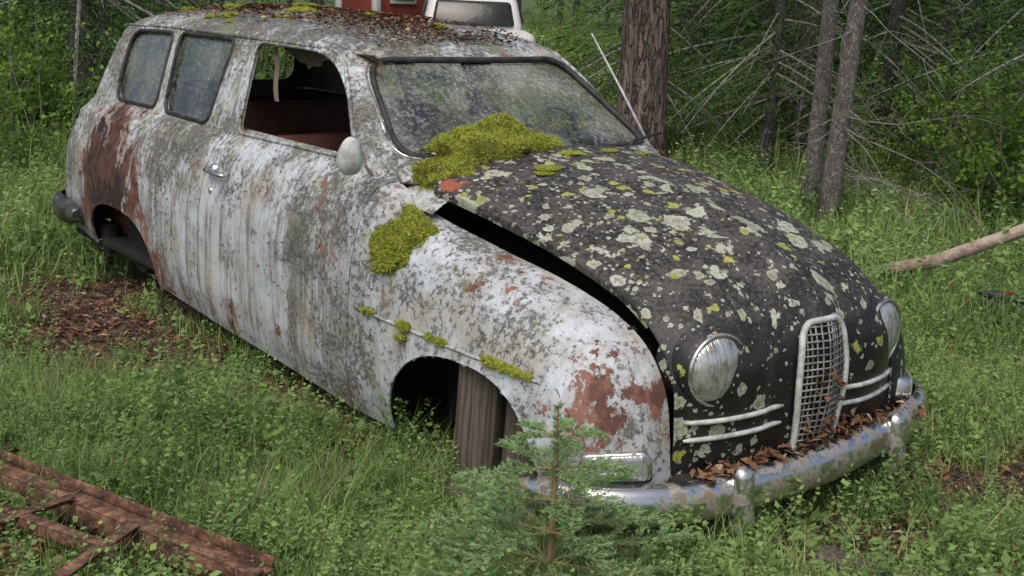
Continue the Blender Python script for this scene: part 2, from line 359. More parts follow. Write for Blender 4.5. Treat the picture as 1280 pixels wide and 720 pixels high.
# ---- hood
HS=crv([(-.45,1.015),(-.15,.965),(.09,.915),(.31,.84),(.44,.75),(.515,.635),(.545,.49),(.55,.36)],90)
HC=crv([(-.50,1.105),(-.2,1.07),(.1,1.02),(.33,.955),(.50,.875),(.60,.775),(.635,.65),(.635,.50),(.615,.36)],90)
NY=61
def hoodpt(i,v):
    s,c=HS[i],HC[i];a=abs(v);ys=np.interp(s[0],XS,YS)-.004
    k=a**2.3;p=c+(s-c)*k
    x,z,y=p[0],p[1],v*ys
    tan=HC[min(i+1,89)]-HC[max(i-1,0)];tan/=np.linalg.norm(tan);nx,nz=-tan[1],tan[0]
    rid=.018*math.exp(-(a/.08)**2)*min(1,max(0,(x+.3)/.5))
    hl=.040*math.exp(-((y-math.copysign(.375,v if v else 1))/.12)**2-((z-.68)/.13)**2) if x>.3 else 0
    val=-.014*math.exp(-((a-.33)/.10)**2)*min(1,max(0,(x)/.4))
    e=rid+hl+val+.004*mnoise.noise(Vector((x*3,y*3,1)))
    return (x+abs(nx)*e, y, z+abs(nz)*e)
V=[]
for i in range(90):
    row=[hoodpt(i,v) for v in np.linspace(-1,1,NY)]
    fl=.028 if i<60 else .01
    a,b=row[0],row[-1]
    V+= [(a[0],a[1]+.004,a[2]-fl),(a[0],a[1]-.002,a[2]-.008)]+row+[(b[0],b[1]+.002,b[2]-.008),(b[0],b[1]-.004,b[2]-fl)]
hood=mkobj('hood',V,grid_faces(90,NY+4,True),[MH,MD],car);solid(hood,.008,-1,1);sharp(hood,50)
# ---- cowl + engine bay
V=[]
for i in range(14):
    x=-.80+.42*i/13
    for j in range(31):
        v=-1+2*j/30;y=v*.63;z=1.045-.015*abs(v)**3-.02*i/13-.07*abs(v)**6;V.append((x,y,z))
mkobj('cowl_panel',V,grid_faces(14,31,True),MW,car)
V,Fc=prism([(-.45,.40),(-.45,.85),(.0,.77),(.28,.69),(.40,.60),(.42,.40)],'y',-.45,.45);mkobj('engine_bay',V,Fc,MD,car,False)
rbox('firewall',(-.62,0,.70),(.04,1.2,.62),MD,car,.01)
rbox('floor_pan',(-1.9,0,.385),(2.6,1.40,.05),MD,car,.02)
rbox('front_valance',(.44,0,.33),(.36,1.0,.10),MD,car,.03)
for s in(-1,1): rbox('inner_wheelhouse',(-.02,s*.50,.50),(.8,.04,.5),MD,car,.01)
for s in(-1,1):
    v,f=tube_data([(-2.52,s*.55,.44),(-2.52,s*.66,.44)],.13,28);mkobj('brake_drum',v,f,MD,car,False)
    rbox('hanging_tail_panel',(-2.93,s*.66,.40),(.22,.06,.14),MD,car,.02)
    rbox('inner_rear_wheelhouse',(-2.5,s*.5,.55),(.85,.04,.4),MD,car,.01)
# ---- greenhouse
zl=[(1.005,.668,-.50,-3.22),(1.04,.655,-.53,-3.20),(1.10,.635,-.61,-3.18),(1.17,.612,-.715,-3.15),(1.24,.588,-.82,-3.12),(1.30,.566,-.91,-3.09),(1.345,.549,-.98,-3.07),(1.375,.535,-1.035,-3.055),
    (1.395,.518,-1.08,-3.04),(1.415,.488,-1.14,-3.01),(1.435,.43,-1.24,-2.95),(1.452,.34,-1.38,-2.85),(1.466,.22,-1.56,-2.7),(1.475,.10,-1.8,-2.5),(1.478,.01,-2.0,-2.2)]
zz=crv(zl,60);NR=120
def ring(row):
    z,yg,xf,xr=row;L=xf-xr;f=min(1,yg/.5)
    h=[(xf,0),(xf-.012*f,.35*yg),(xf-.04*f,.68*yg),(xf-.085*f,.88*yg),(xf-.15*f,.965*yg),(xf-.27*f,.992*yg),(xf-.6*f,yg),(xf-.5*L,yg),(xr+.5*f,.985*yg),(xr+.16*f,.965*yg),(xr+.05*f,.88*yg),(xr+.005*f,.65*yg),(xr-.01*f,0)]
    P=crv(h,NR//2+1);out=[(p[0],-p[1],z) for p in P];out+=[(p[0],p[1],z) for p in P[1:-1][::-1]]
    res=[]
    for (x,y,z) in out:
        crown=0
        if z>1.34: crown=-.035*max(0,(-x-2.3)/.8)**2*(min(1,(z-1.34)/.06))+ -.02*max(0,(x+1.5)/.5)**2*min(1,max(0,(z-1.40)/.05))
        res.append((x,y,z+crown))
    return res
V=[];
for r in zz: V+=ring(r)
n0=len(V);Fc=grid_faces(len(zz),NR,False,True)+[tuple(range(n0-NR,n0))]
W3=roundpoly([(-2.80,1.05),(-2.36,1.052),(-2.395,1.365),(-2.83,1.35)],[.07,.05,.05,.10])
W2=roundpoly([(-2.27,1.05),(-1.86,1.045),(-1.83,1.372),(-2.33,1.368)],.05)
W1=roundpoly([(-1.60,1.042),(-.79,1.05),(-.96,1.24),(-1.16,1.372),(-1.66,1.375)],[.05,.03,.10,.12,.05])
WS=roundpoly([(-.565,1.075),(.565,1.075),(.445,1.355),(-.445,1.355)],[.07,.07,.09,.09])
WR=roundpoly([(-.46,1.09),(.46,1.09),(.42,1.33),(-.42,1.33)],.07)
gh=mkobj('cabin',V,Fc,[MW,MHL],car);fixn(gh)
ghb=bvh(gh)
def inpoly(p,poly):
    x,y=p;c=False;n=len(poly)
    for i in range(n):
        a,b=poly[i],poly[i-1]
        if (a[1]>y)!=(b[1]>y) and x<(b[0]-a[0])*(y-a[1])/(b[1]-a[1])+a[0]: c=not c
    return c
def grow(poly,d):
    cx=sum(p[0] for p in poly)/len(poly);cz=sum(p[1] for p in poly)/len(poly);o=[]
    for p in poly:
        v=Vector((p[0]-cx,p[1]-cz));v=v*(1+d/v.length);o.append((cx+v.x,cz+v.y))
    return o
def pane(name,poly,axis,cond,mat,inset=.012):
    g=grow(poly,.02);xs=[p[0] for p in g];zs=[p[1] for p in g];V=[];Fc=[];nx,nz=50,26;idx={}
    for i in range(nx):
        for j in range(nz):
            a=min(xs)+(max(xs)-min(xs))*i/(nx-1);b=min(zs)+(max(zs)-min(zs))*j/(nz-1)
            if axis=='y': hit=ghb.ray_cast(Vector((a,cond*2,b)),Vector((0,-cond,0)))
            else: hit=ghb.ray_cast(Vector((cond,a,b)),Vector((-1 if cond>-1 else 1,0,0)))
            if hit[0] is None or not inpoly((a,b),g): continue
            nn=hit[1]
            c=Vector((-1.9,0,1.2));
            if nn.dot(hit[0]-c)<0: nn=-nn
            idx[i,j]=len(V);V.append(hit[0]-nn*inset)
    for i in range(nx-1):
        for j in range(nz-1):
            q=[(i,j),(i+1,j),(i+1,j+1),(i,j+1)]
            if all(k in idx for k in q): Fc.append(tuple(idx[k] for k in q))
    return mkobj(name,V,Fc,mat,car)
def seal(name,poly,axis,cond,mat,r=.008,closed=True):
    P=[]
    pl=poly+[poly[0]] if closed else poly
    for k in range(len(pl)-1):
        a,b=Vector(pl[k]),Vector(pl[k+1]);m=max(1,int((b-a).length/.03))
        for i in range(m):P.append(a+(b-a)*i/m)
    P.append(Vector(pl[-1]));out=[]
    for p in P:
        if axis=='y': hit=ghb.ray_cast(Vector((p[0],cond*2,p[1])),Vector((0,-cond,0)))
        else: hit=ghb.ray_cast(Vector((cond,p[0],p[1])),Vector((-1 if cond>-1 else 1,0,0)))
        if hit[0] is not None: out.append(hit[0])
    q=[out[0]]
    for p in out[1:]:
        if (p-q[-1]).length>.004:q.append(p)
    return tube(name,q,r,mat,car,6)
solid(gh,.014,-1,1)
cut(gh,[prism(W3,'y',-1,1),prism(W2,'y',-1,1),prism(W1,'y',-1,1),prism(WS,'x',-1.35,.2),prism(WR,'x',-3.6,-2.6)])
sharp(gh,35)
pane('windshield',WS,'x',.3,MG);pane('tailgate_window',WR,'x',-4,MGs)
for s,nm in((-1,'right'),(1,'left')):
    pane('rear_side_window_'+nm,W3,'y',s,MGs);pane('middle_side_window_'+nm,W2,'y',s,MGs)
    for k,Wk in enumerate((W3,W2)): seal('window_seal',Wk,'y',s,MR,.009)
    seal('window_seal',W1,'y',s,MW if s==-1 else MR,.006)
    rail=[]
    for x in np.linspace(-3.0,-1.2,40): rail.append((x,1.385-.03*max(0,(-x-2.3)/.8)**2))
    rail+=[(-1.13,1.365),(-1.07,1.33),(-1.01,1.28),(-.945,1.22),(-.875,1.15),(-.81,1.08),(-.77,1.04)]
    seal('drip_rail_'+nm,rail,'y',s,MW,.009,False)
seal('windshield_seal',WS,'x',.3,MR,.012)
seal('windshield_trim',grow(WS,.018),'x',.3,MC,.005)
pane('left_door_window',W1,'y',1,MGs)
for s in(-1,1):
    V=[]
    for i in range(30):
        for j in range(6):
            x=-.68-2.3*i/29;V.append((x,s*(.60+.06*math.sin(j/5*3.1)-.02*(j==5)),.42+.60*j/5))
    mkobj('door_card',V,grid_faces(30,6,s==1),MI,car)
for s in(-.3,.3):
    rbox('front_seat_cushion',(-1.35,s,.60),(.46,.46,.16),MI,car,.06)
    rbox('front_seat_backrest',(-1.62,s,.82),(.13,.44,.40),MI,car,.055,(0,-.22,0))
rbox('rear_bench_backrest',(-2.35,0,.86),(.13,1.08,.42),MI,car,.05,(0,-.2,0));rbox('rear_bench_cushion',(-2.12,0,.62),(.45,1.08,.16),MI,car,.05)
rbox('dashboard',(-.74,0,.97),(.20,1.14,.13),MD,car,.05)
P=[]
for k in range(33):
    th=2*math.pi*k/32;P.append(Vector((-.98,.30,1.03))+Vector((.07,0,.16))*math.sin(th)+Vector((0,.18,0))*math.cos(th))
tube('steering_wheel',P,.011,MMir,car,8);tube('steering_spoke',[P[0],(-.96,.30,1.02),P[16]],.008,MMir,car,6);tube('steering_column',[(-.96,.3,1.02),(-.70,.30,.9)],.015,MD,car)
V=[];nx_=26
for j in range(5):
    for i in range(nx_):
        t=i/(nx_-1);x=-1.62+.62*t;dep=(.035+.035*math.sin(t*7)+.04*abs(mnoise.noise(Vector((t*9,0,0)))))*j/4
        V.append((x+.01*j,-.44-.02*math.sin(t*9+j),1.372-dep))
mkobj('torn_headliner',V,grid_faces(5,nx_),MHL,car)
V=[]
for i in range(9):
    t=i/8;c=Vector((-1.60+.05*t+.01*math.sin(t*6),-.50-.02*t,1.36-.20*t));V+=[c+Vector((-.012,0,0)),c+Vector((.012,.006,0))]
mkobj('loose_strap',V,grid_faces(9,2),MHL,car)
# ---- front end details
hb=bvh(hood)
def onhood(y,z,off=0):
    h=hb.ray_cast(Vector((2,y,z)),Vector((-1,0,0)));n=h[1]
    if n.x<0:n=-n
    return h[0]+n*off,n
n=NT('headlamp_lens');gl=n.n('ShaderNodeBsdfPrincipled')
st=n.noise(1,2,.5,n.vmap((1,90,6)))
n.set(gl.inputs['Base Color'],n.mix(n.step(n.noise(30,5,.7),.45,.7),(.50,.52,.51),(.24,.24,.21)));gl.inputs['Roughness'].default_value=.14;gl.inputs['Metallic'].default_value=.55;n.set(gl.inputs['Normal'],n.bump(st,.9,.006));n.t.links.new(gl.outputs[0],n.out.inputs[0]);ML=n.m
MHb=simple('black_lamp_housing',(.010,.010,.010),(.035,.035,.033),25,.5)
def disc(name,c,nrm,prof,mat,seg=40):
    nrm=nrm.normalized();a=nrm.cross(Vector((0,0,1))).normalized();b=nrm.cross(a);V=[];
    for (r,h) in prof:
        for k in range(seg):
            th=2*math.pi*k/seg;V.append(c+a*r*math.cos(th)+b*r*math.sin(th)+nrm*h)
    Fc=grid_faces(len(prof),seg,False,True)+[tuple(range((len(prof)-1)*seg,len(prof)*seg))]
    return mkobj(name,V,Fc,mat,car)
for s,nm in((-1,'right'),(1,'left')):
    c=Vector((.574,s*.375,.665));nr=Vector((1,s*.14,.06))
    disc('headlamp_housing_'+nm,c,nr,[(.128,-.10),(.120,-.045),(.111,-.010),(.104,.006),(.099,.010),(.097,.0)],MH)
    disc('headlamp_rim_'+nm,c,nr,[(.102,.000),(.101,.012),(.097,.018),(.092,.014),(.091,.0)],MC)
    disc('headlamp_lens_'+nm,c,nr,[(.093,.004),(.087,.014),(.07,.026),(.045,.034),(.02,.038),(.004,.0385)],ML)
tl=roundpoly([(-.085,-.034),(.075,-.038),(.085,.028),(-.07,.040)],.02)
fb=bvh(fR,fL)
for s in(-1,1):
    nrm=Vector((.80,s*.60,0)).normalized();tx=Vector((-nrm.y,nrm.x,0))*s
    c0=Vector((.49,s*.64,.425));hit=fb.ray_cast(c0+nrm*.4,-nrm);c=hit[0] if hit[0] else c0
    for (sc_,off,mat,nm) in((1.15,.012,MC,'turn_lamp_rim'),(1.0,.020,ML,'turn_lamp_lens')):
        V=[];m=len(tl)
        for h,q in((-.05,1),(off-.004,1),(off,.9)):
            for p in tl: V.append(c+tx*p[0]*sc_*q+Vector((0,0,p[1]))*sc_*q+nrm*h)
        mkobj(nm,V,grid_faces(3,m,False,True)+[tuple(range(2*m,3*m))],mat,car)
    for z0 in(.535,.485):
        P=[]
        for k in range(14):
            y=s*(.135+.33*k/13);p,nn=onhood(y,z0-.010*k/13,.004);P.append(p)
        tube('front_trim_bar',P,[.004]+[.0075]*12+[.004],MMir,car,8)
go=roundpoly([(-.082,.385),(.082,.385),(.105,.60),(.085,.76),(-.085,.76),(-.105,.60)],[.03,.03,.1,.06,.06,.1],6)
V=[];Fc=[];idx={};nyy,nzz=24,40
for i in range(nyy):
    for j in range(nzz):
        y=-.11+.22*i/(nyy-1);z=.38+.385*j/(nzz-1)
        if inpoly((y,z),go): idx[i,j]=len(V);V.append(onhood(y,z,.004)[0])
for i in range(nyy-1):
    for j in range(nzz-1):
        q=[(i,j),(i+1,j),(i+1,j+1),(i,j+1)]
        if all(k in idx for k in q): Fc.append(tuple(idx[k] for k in q))
mkobj('grille_backing',V,Fc,MD,car)
P=[onhood(p[0],p[1],.016)[0] for p in go];P.append(P[0]);P.append(P[1]);tube('grille_frame',P,.010,MMir,car,8)
MGril=simple('grille_metal',(.34,.34,.32),(.15,.15,.14),20,.6,.4)
for y in np.linspace(-.09,.09,11):
    zs=[z for z in np.linspace(.39,.755,40) if inpoly((y,z),go)]
    if len(zs)>2: tube('grille_bar',[onhood(y,z,.014)[0] for z in (zs[0],)+tuple(zs[4:-2:5])+(zs[-1],)],.0028,MGril,car,5)
for z in np.linspace(.405,.745,19):
    ys=[y for y in np.linspace(-.105,.105,40) if inpoly((y,z),go)]
    tube('grille_bar',[onhood(y,z,.015)[0] for y in (ys[0],ys[len(ys)//2],ys[-1])],.0028,MGril,car,5)
def bumper(name,path,zs,h,mat,dep=.035):
    P=crv(path,60);V=[];m=9
    for i in range(60):
        t=P[min(i+1,59)]-P[max(i-1,0)];t/=np.linalg.norm(t);nn=np.array([t[1],-t[0]])
        zc=np.interp(i/59,np.linspace(0,1,len(zs)),zs)
        endf=min(1,(min(i,59-i)/5+.35))
        for j in range(m):
            ph=-1.35+2.7*j/(m-1);o=dep*math.cos(ph)+(-.012 if j==0 or j==m-1 else 0)
            V.append((P[i][0]+nn[0]*o,P[i][1]+nn[1]*o,zc+h*math.sin(ph)*endf))
    o=mkobj(name,V,grid_faces(60,m),[mat,mat],car);solid(o,.006,-1,0);return o
pf=[(.30,-.80),(.42,-.775),(.52,-.70),(.595,-.55),(.645,-.35),(.675,0),(.645,.35),(.595,.55),(.52,.70),(.42,.775),(.30,.80)]
bumper('front_bumper',pf,[.335,.33,.325,.335,.345,.36,.36,.36,.355],.056,MC)
for s in(-1,1): rbox('bumper_guard',(.685,s*.35,.335+.01*s),(.065,.07,.19),MC,car,.028,(0,-.08,s*.1),4,(.8,.9))
for y in(-.62,-.12,.15,.6):
    xb=np.interp(abs(y),[0,.35,.55,.7],[.675,.645,.595,.52]);disc('bumper_bolt',Vector((xb+.030,y,.345)),Vector((1,y*.6,.1)),[(.016,-.005),(.015,.005),(.006,.009)],MC,14)
bumper('rear_bumper',[(-2.95,-.765),(-3.2,-.755),(-3.36,-.68),(-3.42,-.45),(-3.44,0),(-3.42,.45),(-3.36,.68),(-3.2,.755),(-2.95,.765)][::-1],[.50,.48,.48,.50],.06,simple('dull_bumper_steel',(.05,.05,.05),(.16,.16,.15),14,.4,.6))
sb=bvh(fR,qR)
def onside(x,z,off=0):
    h=sb.ray_cast(Vector((x,-2,z)),Vector((0,1,0)));return (h[0]+Vector((0,-off,0))) if h[0] else Vector((x,-.78-off,z))
tube('side_trim',[onside(x,.622-.012*(x+.54),.001) for x in np.linspace(-.56,.30,20)],.005,MW,car,6)
hp=onside(-1.60,.905,.03);tube('door_handle',[onside(-1.63,.905,.005),hp+Vector((-.02,0,0)),hp+Vector((.09,0,-.004)),hp+Vector((.115,.01,-.006))],[.012,.011,.010,.006],MC,car,8)
disc('door_handle_rose',onside(-1.61,.905,.0),Vector((0,-1,0)),[(.024,-.01),(.022,.008),(.01,.014)],MC,20)
disc('door_lock',onside(-1.60,.83,.0),Vector((0,-1,0)),[(.012,-.01),(.012,.004),(.005,.007)],MC,14)
bm=bmesh.new();bmesh.ops.create_uvsphere(bm,u_segments=24,v_segments=16,radius=1)
for v in bm.verts: v.co=Vector((v.co.x*.026*(1.3 if v.co.x>0 else .5),v.co.y*.040*(1-.18*v.co.z),v.co.z*.060))
me=bpy.data.meshes.new('mirror_head');bm.to_mesh(me);bm.free();me.materials.append(MMir);me.polygons.foreach_set('use_smooth',[True]*len(me.polygons))
mo=bpy.data.objects.new('side_mirror_head',me);sc.collection.objects.link(mo);mo.parent=car;mo.location=(-.55,-.82,1.105);mo.rotation_euler=(0,.1,-.35)
tube('side_mirror_arm',[(-.56,-.80,1.08),(-.60,-.74,1.075),(-.66,-.70,1.06),(-.68,-.655,1.02)],.006,MC,car)
tube('side_mirror_stay',[(-.56,-.81,1.12),(-.63,-.72,1.10),(-.70,-.66,1.03)],.004,MC,car)
tube('antenna',[(-.66,.60,1.04),(-.80,.56,1.25),(-.95,.52,1.46)],[.006,.005,.003],MMir,car,6)
for y0 in(-.25,.28): tube('wiper_arm',[(-.52,y0,1.05),(-.56,y0+.12,1.10),(-.60,y0+.30,1.115)],.005,MR,car,5)
# ------------------------------------------------------------------ moss
def moss(name,blobs,parent,dens=70000,tuft=.011):
    V=[];Fc=[];T=[];TF=[]
    for c,rad,nrm in blobs:
        bm=bmesh.new();bmesh.ops.create_icosphere(bm,subdivisions=4,radius=1);q=Vector(nrm).normalized().to_track_quat('Z','Y')
        k=len(V);cur=[]
        for v in bm.verts:
            p=v.co.copy();nz=mnoise.fractal(p*2.2+Vector(c)*9,1,2,4);nz2=mnoise.noise(p*7+Vector(c)*20)
            p*=1+.35*nz+.07*nz2;p=Vector((p.x*rad[0],p.y*rad[1],p.z*rad[2]));V.append(q@p+Vector(c))
        for f in bm.faces: cur.append(tuple(v.index+k for v in f.verts))
        bm.free();Fc+=cur
        for f in cur:
            a,b,d=V[f[0]],V[f[1]],V[f[2]];cr=(b-a).cross(d-a);ar=cr.length/2;nn=cr.normalized()
            if nn.dot(Vector(nrm))<-.2: continue
            m=ar*dens;m=int(m)+(random.random()<m-int(m))
            for _ in range(m):
                u,v_=random.random(),random.random()
                if u+v_>1:u,v_=1-u,1-v_
                p=a+(b-a)*u+(d-a)*v_;dr=(nn+Vector([random.gauss(0,.45) for _ in range(3)])).normalized();s=dr.cross(Vector([random.gauss(0,1) for _ in range(3)])).normalized()*tuft*.22
                L=tuft*random.uniform(.5,1.3);k2=len(T);T+= [p-s,p+s,p+dr*L];TF.append((k2,k2+1,k2+2))
    o=mkobj(name,V,Fc,MM,parent);t=mkobj(name+'_tufts',T,TF,MMt,parent,False);return o
moss('cowl_moss',[((-.58,-.26,1.06),(.14,.20,.125),(0,0,1)),((-.54,-.42,1.02),(.11,.14,.08),(0,-.2,1)),((-.57,-.08,1.06),(.09,.13,.075),(0,0,1))],car)
moss('fender_moss',[((-.47,-.69,.865),(.125,.095,.040),(.0,-.78,.65)),((-.45,-.725,.83),(.09,.08,.033),(.0,-.88,.45)),((-.38,-.68,.87),(.06,.06,.022),(.1,-.7,.7)),((-.53,-.70,.87),(.05,.05,.02),(0,-.8,.6))],car)
bl=[]
for x,r in((-.50,.012),(-.47,.010),(-.30,.020),(-.29,.015),(-.17,.013),(-.12,.016),(.10,.020),(.15,.020),(.20,.018),(.25,.012)):
    p=onside(x,.628-.012*(x+.54),.004);bl.append((p,(r*1.6,r*.6,r*.8),(0,-1,.6)))
p=onside(-.30,.59,.002);bl.append((p,(.016,.008,.030),(0,-1,.2)))
moss('trim_moss',bl,car,150000,.008)
def onroof(x,y): return ghb.ray_cast(Vector((x,y,3)),Vector((0,0,-1)))[0]
bl=[]
for x,y,r in((-2.2,-.38,.04),(-2.28,-.42,.03),(-2.5,-.2,.06),(-2.1,-.1,.06),(-2.75,-.3,.04),(-2.4,.1,.08),(-1.9,-.3,.03),(-1.75,0,.04),(-2.05,-.45,.02),(-1.4,.1,.04),(-2.9,0,.06)):
    p=onroof(x,y);bl.append((p,(r*1.3,r,r*.28),(0,0,1)))
moss('roof_moss',bl,car,60000,.008)
hdown=lambda x,y:(hb.ray_cast(Vector((x,y,3)),Vector((0,0,-1)))[0])
bl=[]
for x,y,r in((-.40,-.05,.030),(-.30,-.24,.03),(-.27,-.28,.022),(-.42,.14,.022),(-.42,.30,.02)):
    bl.append((hdown(x,y),(r*1.2,r*1.5,r*.2),(0,0,1)))
moss('hood_moss',bl,car,90000,.006)
def flakes(name,P,size,parent=None,mat=MLf,tilt=.5):
    V=[];Fc=[]
    for p in P:
        a=random.uniform(0,6.28);s=size*random.uniform(.5,1.4);d=Vector((math.cos(a),math.sin(a),random.gauss(0,tilt)*.6)).normalized();e=Vector((-d.y,d.x,random.gauss(0,tilt)*.6)).normalized()
        p=Vector(p);k=len(V);wd=random.uniform(.25,.6)
        V+=[p-d*s,p+e*s*wd+Vector((0,0,s*.25)),p+d*s,p-e*s*wd+Vector((0,0,s*.2*random.random()))];Fc.append((k,k+1,k+2,k+3))
    return mkobj(name,V,Fc,mat,parent,False)
P=[];P2=[]
for _ in range(9500):
    x=random.uniform(-3.0,-1.1);y=random.gauss(.0,.22)
    if abs(y)<.48:
        h=onroof(x,y)
        if h and mnoise.noise(Vector((x*3,y*3,0)))>-.35+.5*max(0,abs(y)-.25)*4: (P if random.random()<.8 else P2).append(h+Vector((0,0,.004+random.random()*.014)))
flakes('roof_needle_litter',P,.009,car,MLd);flakes('roof_leaf_litter',P2,.013,car)
P=[]
for _ in range(420):
    y=random.uniform(-.45,.60);P.append((.60+random.random()*.08-.1*abs(y)**2,y,.375+random.random()*.03+.06*math.exp(-((y-.10)/.2)**2)*random.random()))
for _ in range(45): 
    y=random.uniform(-.07,.09);z=.40+.22*random.random()**2;P.append(onhood(y,z,.022)[0])
flakes('bumper_leaf_litter',P,.020,car,tilt=.9)
P=[]
for _ in range(380):
    x=random.gauss(-.52,.08);y=random.uniform(-.6,.6);P.append((x,y,1.045+random.random()*.02+.09*math.exp(-((y+.26)/.25)**2-((x+.6)/.1)**2)))
for _ in range(90):
    x=random.uniform(-.45,.3);y=random.uniform(-.45,.4);P.append(hdown(x,y)+Vector((0,0,.004)))
flakes('cowl_leaf_litter',P,.009,car)
# ------------------------------------------------------------------ GROUND
def gz(x,y):
    far=max(0,math.hypot(x+1,y)-5)
    z=.185+.035*mnoise.noise(Vector((x*.9,y*.9,.3)))+.02*mnoise.noise(Vector((x*3,y*3,1)))
    z-=.035*math.exp(-((x-.7)/.5)**2-((y+.0)/.9)**2)
    z+=min(far*.02,.5)*mnoise.noise(Vector((x*.12,y*.12,5)))
    return z
ax=np.concatenate([-np.geomspace(400,8,26),np.linspace(-7.8,6,110),np.geomspace(6.3,400,26)])
ay=np.concatenate([-np.geomspace(400,5,26),np.linspace(-4.8,8,110),np.geomspace(8.3,400,26)])
V=[(x,y,gz(x,y)) for x in ax for y in ay]
n=NT('forest_floor');f=n.noise(14,6,.7);vo=n.noise(50,4,.7)
lit=addm(n,n.ma('MULTIPLY',n.noise(2.3,4,.6),.5),n.ma('MULTIPLY',n.noise(.5,3,.6),.2),n.blob((-1.9,-.95,.2),1.7,.38),n.blob((.9,.75,.2),.9,.45),n.blob((.9,-.1,.2),.6,.28),n.blob((-.6,-.9,.2),.7,.25),n.blob((-2.6,-1.1,.2),1.1,.2))
c=n.mix(n.step(f,.35,.65),(.05,.075,.022),(.10,.14,.04));c=n.mix(n.step(lit,.44,.60),c,n.mix(n.step(vo,.4,.6),(.045,.026,.018),(.13,.085,.058)))
n.pbr(c,.95,0,n.bump(addm(n,f,vo),.9,.03))
mkobj('ground',V,grid_faces(len(ax),len(ay),True),n.m)
# ------------------------------------------------------------------ vegetation machinery
def scatter(name,coll,pts,rots,scls,parent=None):
    N=len(pts);me=bpy.data.meshes.new(name);me.from_pydata([tuple(p) for p in pts],[],[])
    a=me.attributes.new('rot','FLOAT_VECTOR','POINT');a.data.foreach_set('vector',np.array(rots,'f').ravel())
    a=me.attributes.new('scl','FLOAT','POINT');a.data.foreach_set('value',np.array(scls,'f'))
    nc=len(coll.objects);a=me.attributes.new('idx','INT','POINT');a.data.foreach_set('value',np.array([random.randrange(nc) for _ in range(N)],'i'))
    ob=bpy.data.objects.new(name,me);sc.collection.objects.link(ob)
    if parent: ob.parent=parent
    g=bpy.data.node_groups.new('scatter','GeometryNodeTree');g.interface.new_socket('Geometry',in_out='INPUT',socket_type='NodeSocketGeometry');g.interface.new_socket('Geometry',in_out='OUTPUT',socket_type='NodeSocketGeometry')
    gi=g.nodes.new('NodeGroupInput');go_=g.nodes.new('NodeGroupOutput');ci=g.nodes.new('GeometryNodeCollectionInfo');ci.inputs[0].default_value=coll
    ci.inputs['Separate Children'].default_value=True;ci.inputs['Reset Children'].default_value=True
    ip=g.nodes.new('GeometryNodeInstanceOnPoints');ip.inputs['Pick Instance'].default_value=True
    def na(nm,ty):
        x=g.nodes.new('GeometryNodeInputNamedAttribute');x.data_type=ty;x.inputs[0].default_value=nm
        return [o for o in x.outputs if o.enabled and o.name=='Attribute'][0]
    L=g.links.new;L(gi.outputs[0],ip.inputs['Points']);L(ci.outputs[0],ip.inputs['Instance']);L(na('idx','INT'),ip.inputs['Instance Index'])
    L(na('rot','FLOAT_VECTOR'),ip.inputs['Rotation']);L(na('scl','FLOAT'),ip.inputs['Scale']);L(ip.outputs[0],go_.inputs[0])
    m=ob.modifiers.new('scatter','NODES');m.node_group=g;return ob
def newcoll(n): return bpy.data.collections.new(n)
def leafq(V,Fc,p,d,L,W,up):
    d=d.normalized();s=d.cross(up);s=s.normalized() if s.length>1e-4 else Vector((1,0,0));nn=s.cross(d);k=len(V)
    V+=[p,p+d*L*.45+s*W-nn*L*.05,p+d*L,p+d*L*.45-s*W-nn*L*.05];Fc.append((k,k+1,k+2,k+3))
def rv(s=1): return Vector([random.gauss(0,s) for _ in range(3)])
def tmpl(V,Fc,mi=None):
    cnt=np.array([len(f) for f in Fc],'i');lp=np.array([i for f in Fc for i in f],'i');return np.array([tuple(v) for v in V],'f'),lp,cnt,(np.array(mi,'i') if mi is not None else np.zeros(len(cnt),'i'))
def merged(name,temps,pl,mats,parent=None):
    VV=[];LL=[];CC=[];MI=[];off=0
    for (x,y,z,a,b,c,s) in pl:
        v,lp,cnt,mi=random.choice(temps);m=np.array(Euler((a,b,c)).to_matrix(),'f')*s
        VV.append(v@m.T+np.array((x,y,z),'f'));LL.append(lp+off);CC.append(cnt);MI.append(mi);off+=len(v)
    V=np.concatenate(VV);L=np.concatenate(LL);C=np.concatenate(CC);me=bpy.data.meshes.new(name)
    me.vertices.add(len(V));me.vertices.foreach_set('co',V.ravel());me.loops.add(len(L));me.loops.foreach_set('vertex_index',L.astype('i'))
    me.polygons.add(len(C));me.polygons.foreach_set('loop_start',np.concatenate([[0],np.cumsum(C)[:-1]]).astype('i'))
    try: me.polygons.foreach_set('loop_total',C)
    except Exception: pass
    for m in mats: me.materials.append(m)
    me.polygons.foreach_set('material_index',np.concatenate(MI));me.update(calc_edges=True)
    ob=bpy.data.objects.new(name,me);sc.collection.objects.link(ob)
    if parent: ob.parent=parent
    return ob
def grasst(nb,wmul,spread=.07,h0=.05,h1=.17):
    V=[];Fc=[]
    for _ in range(nb):
        r=abs(random.gauss(0,spread));a=random.uniform(0,6.28);p=Vector((r*math.cos(a),r*math.sin(a),-.01));b=random.uniform(0,6.28)
        out=Vector((math.cos(b),math.sin(b),0));H=random.uniform(h0,h1);bend=random.uniform(.15,1.0);wd=random.uniform(.0010,.0022)*wmul;s=Vector((-out.y,out.x,0))*wd;k=len(V)
        for q in(0,.5): c_=p+out*H*bend*q*q+Vector((0,0,H*(q-.25*bend*q*q)));V+=[c_-s*(1-q*.4),c_+s*(1-q*.4)]
        V.append(p+out*H*bend+Vector((0,0,H*(1-.35*bend))));Fc+=[(k,k+1,k+3,k+2),(k+2,k+3,k+4)]
    return tmpl(V,Fc)
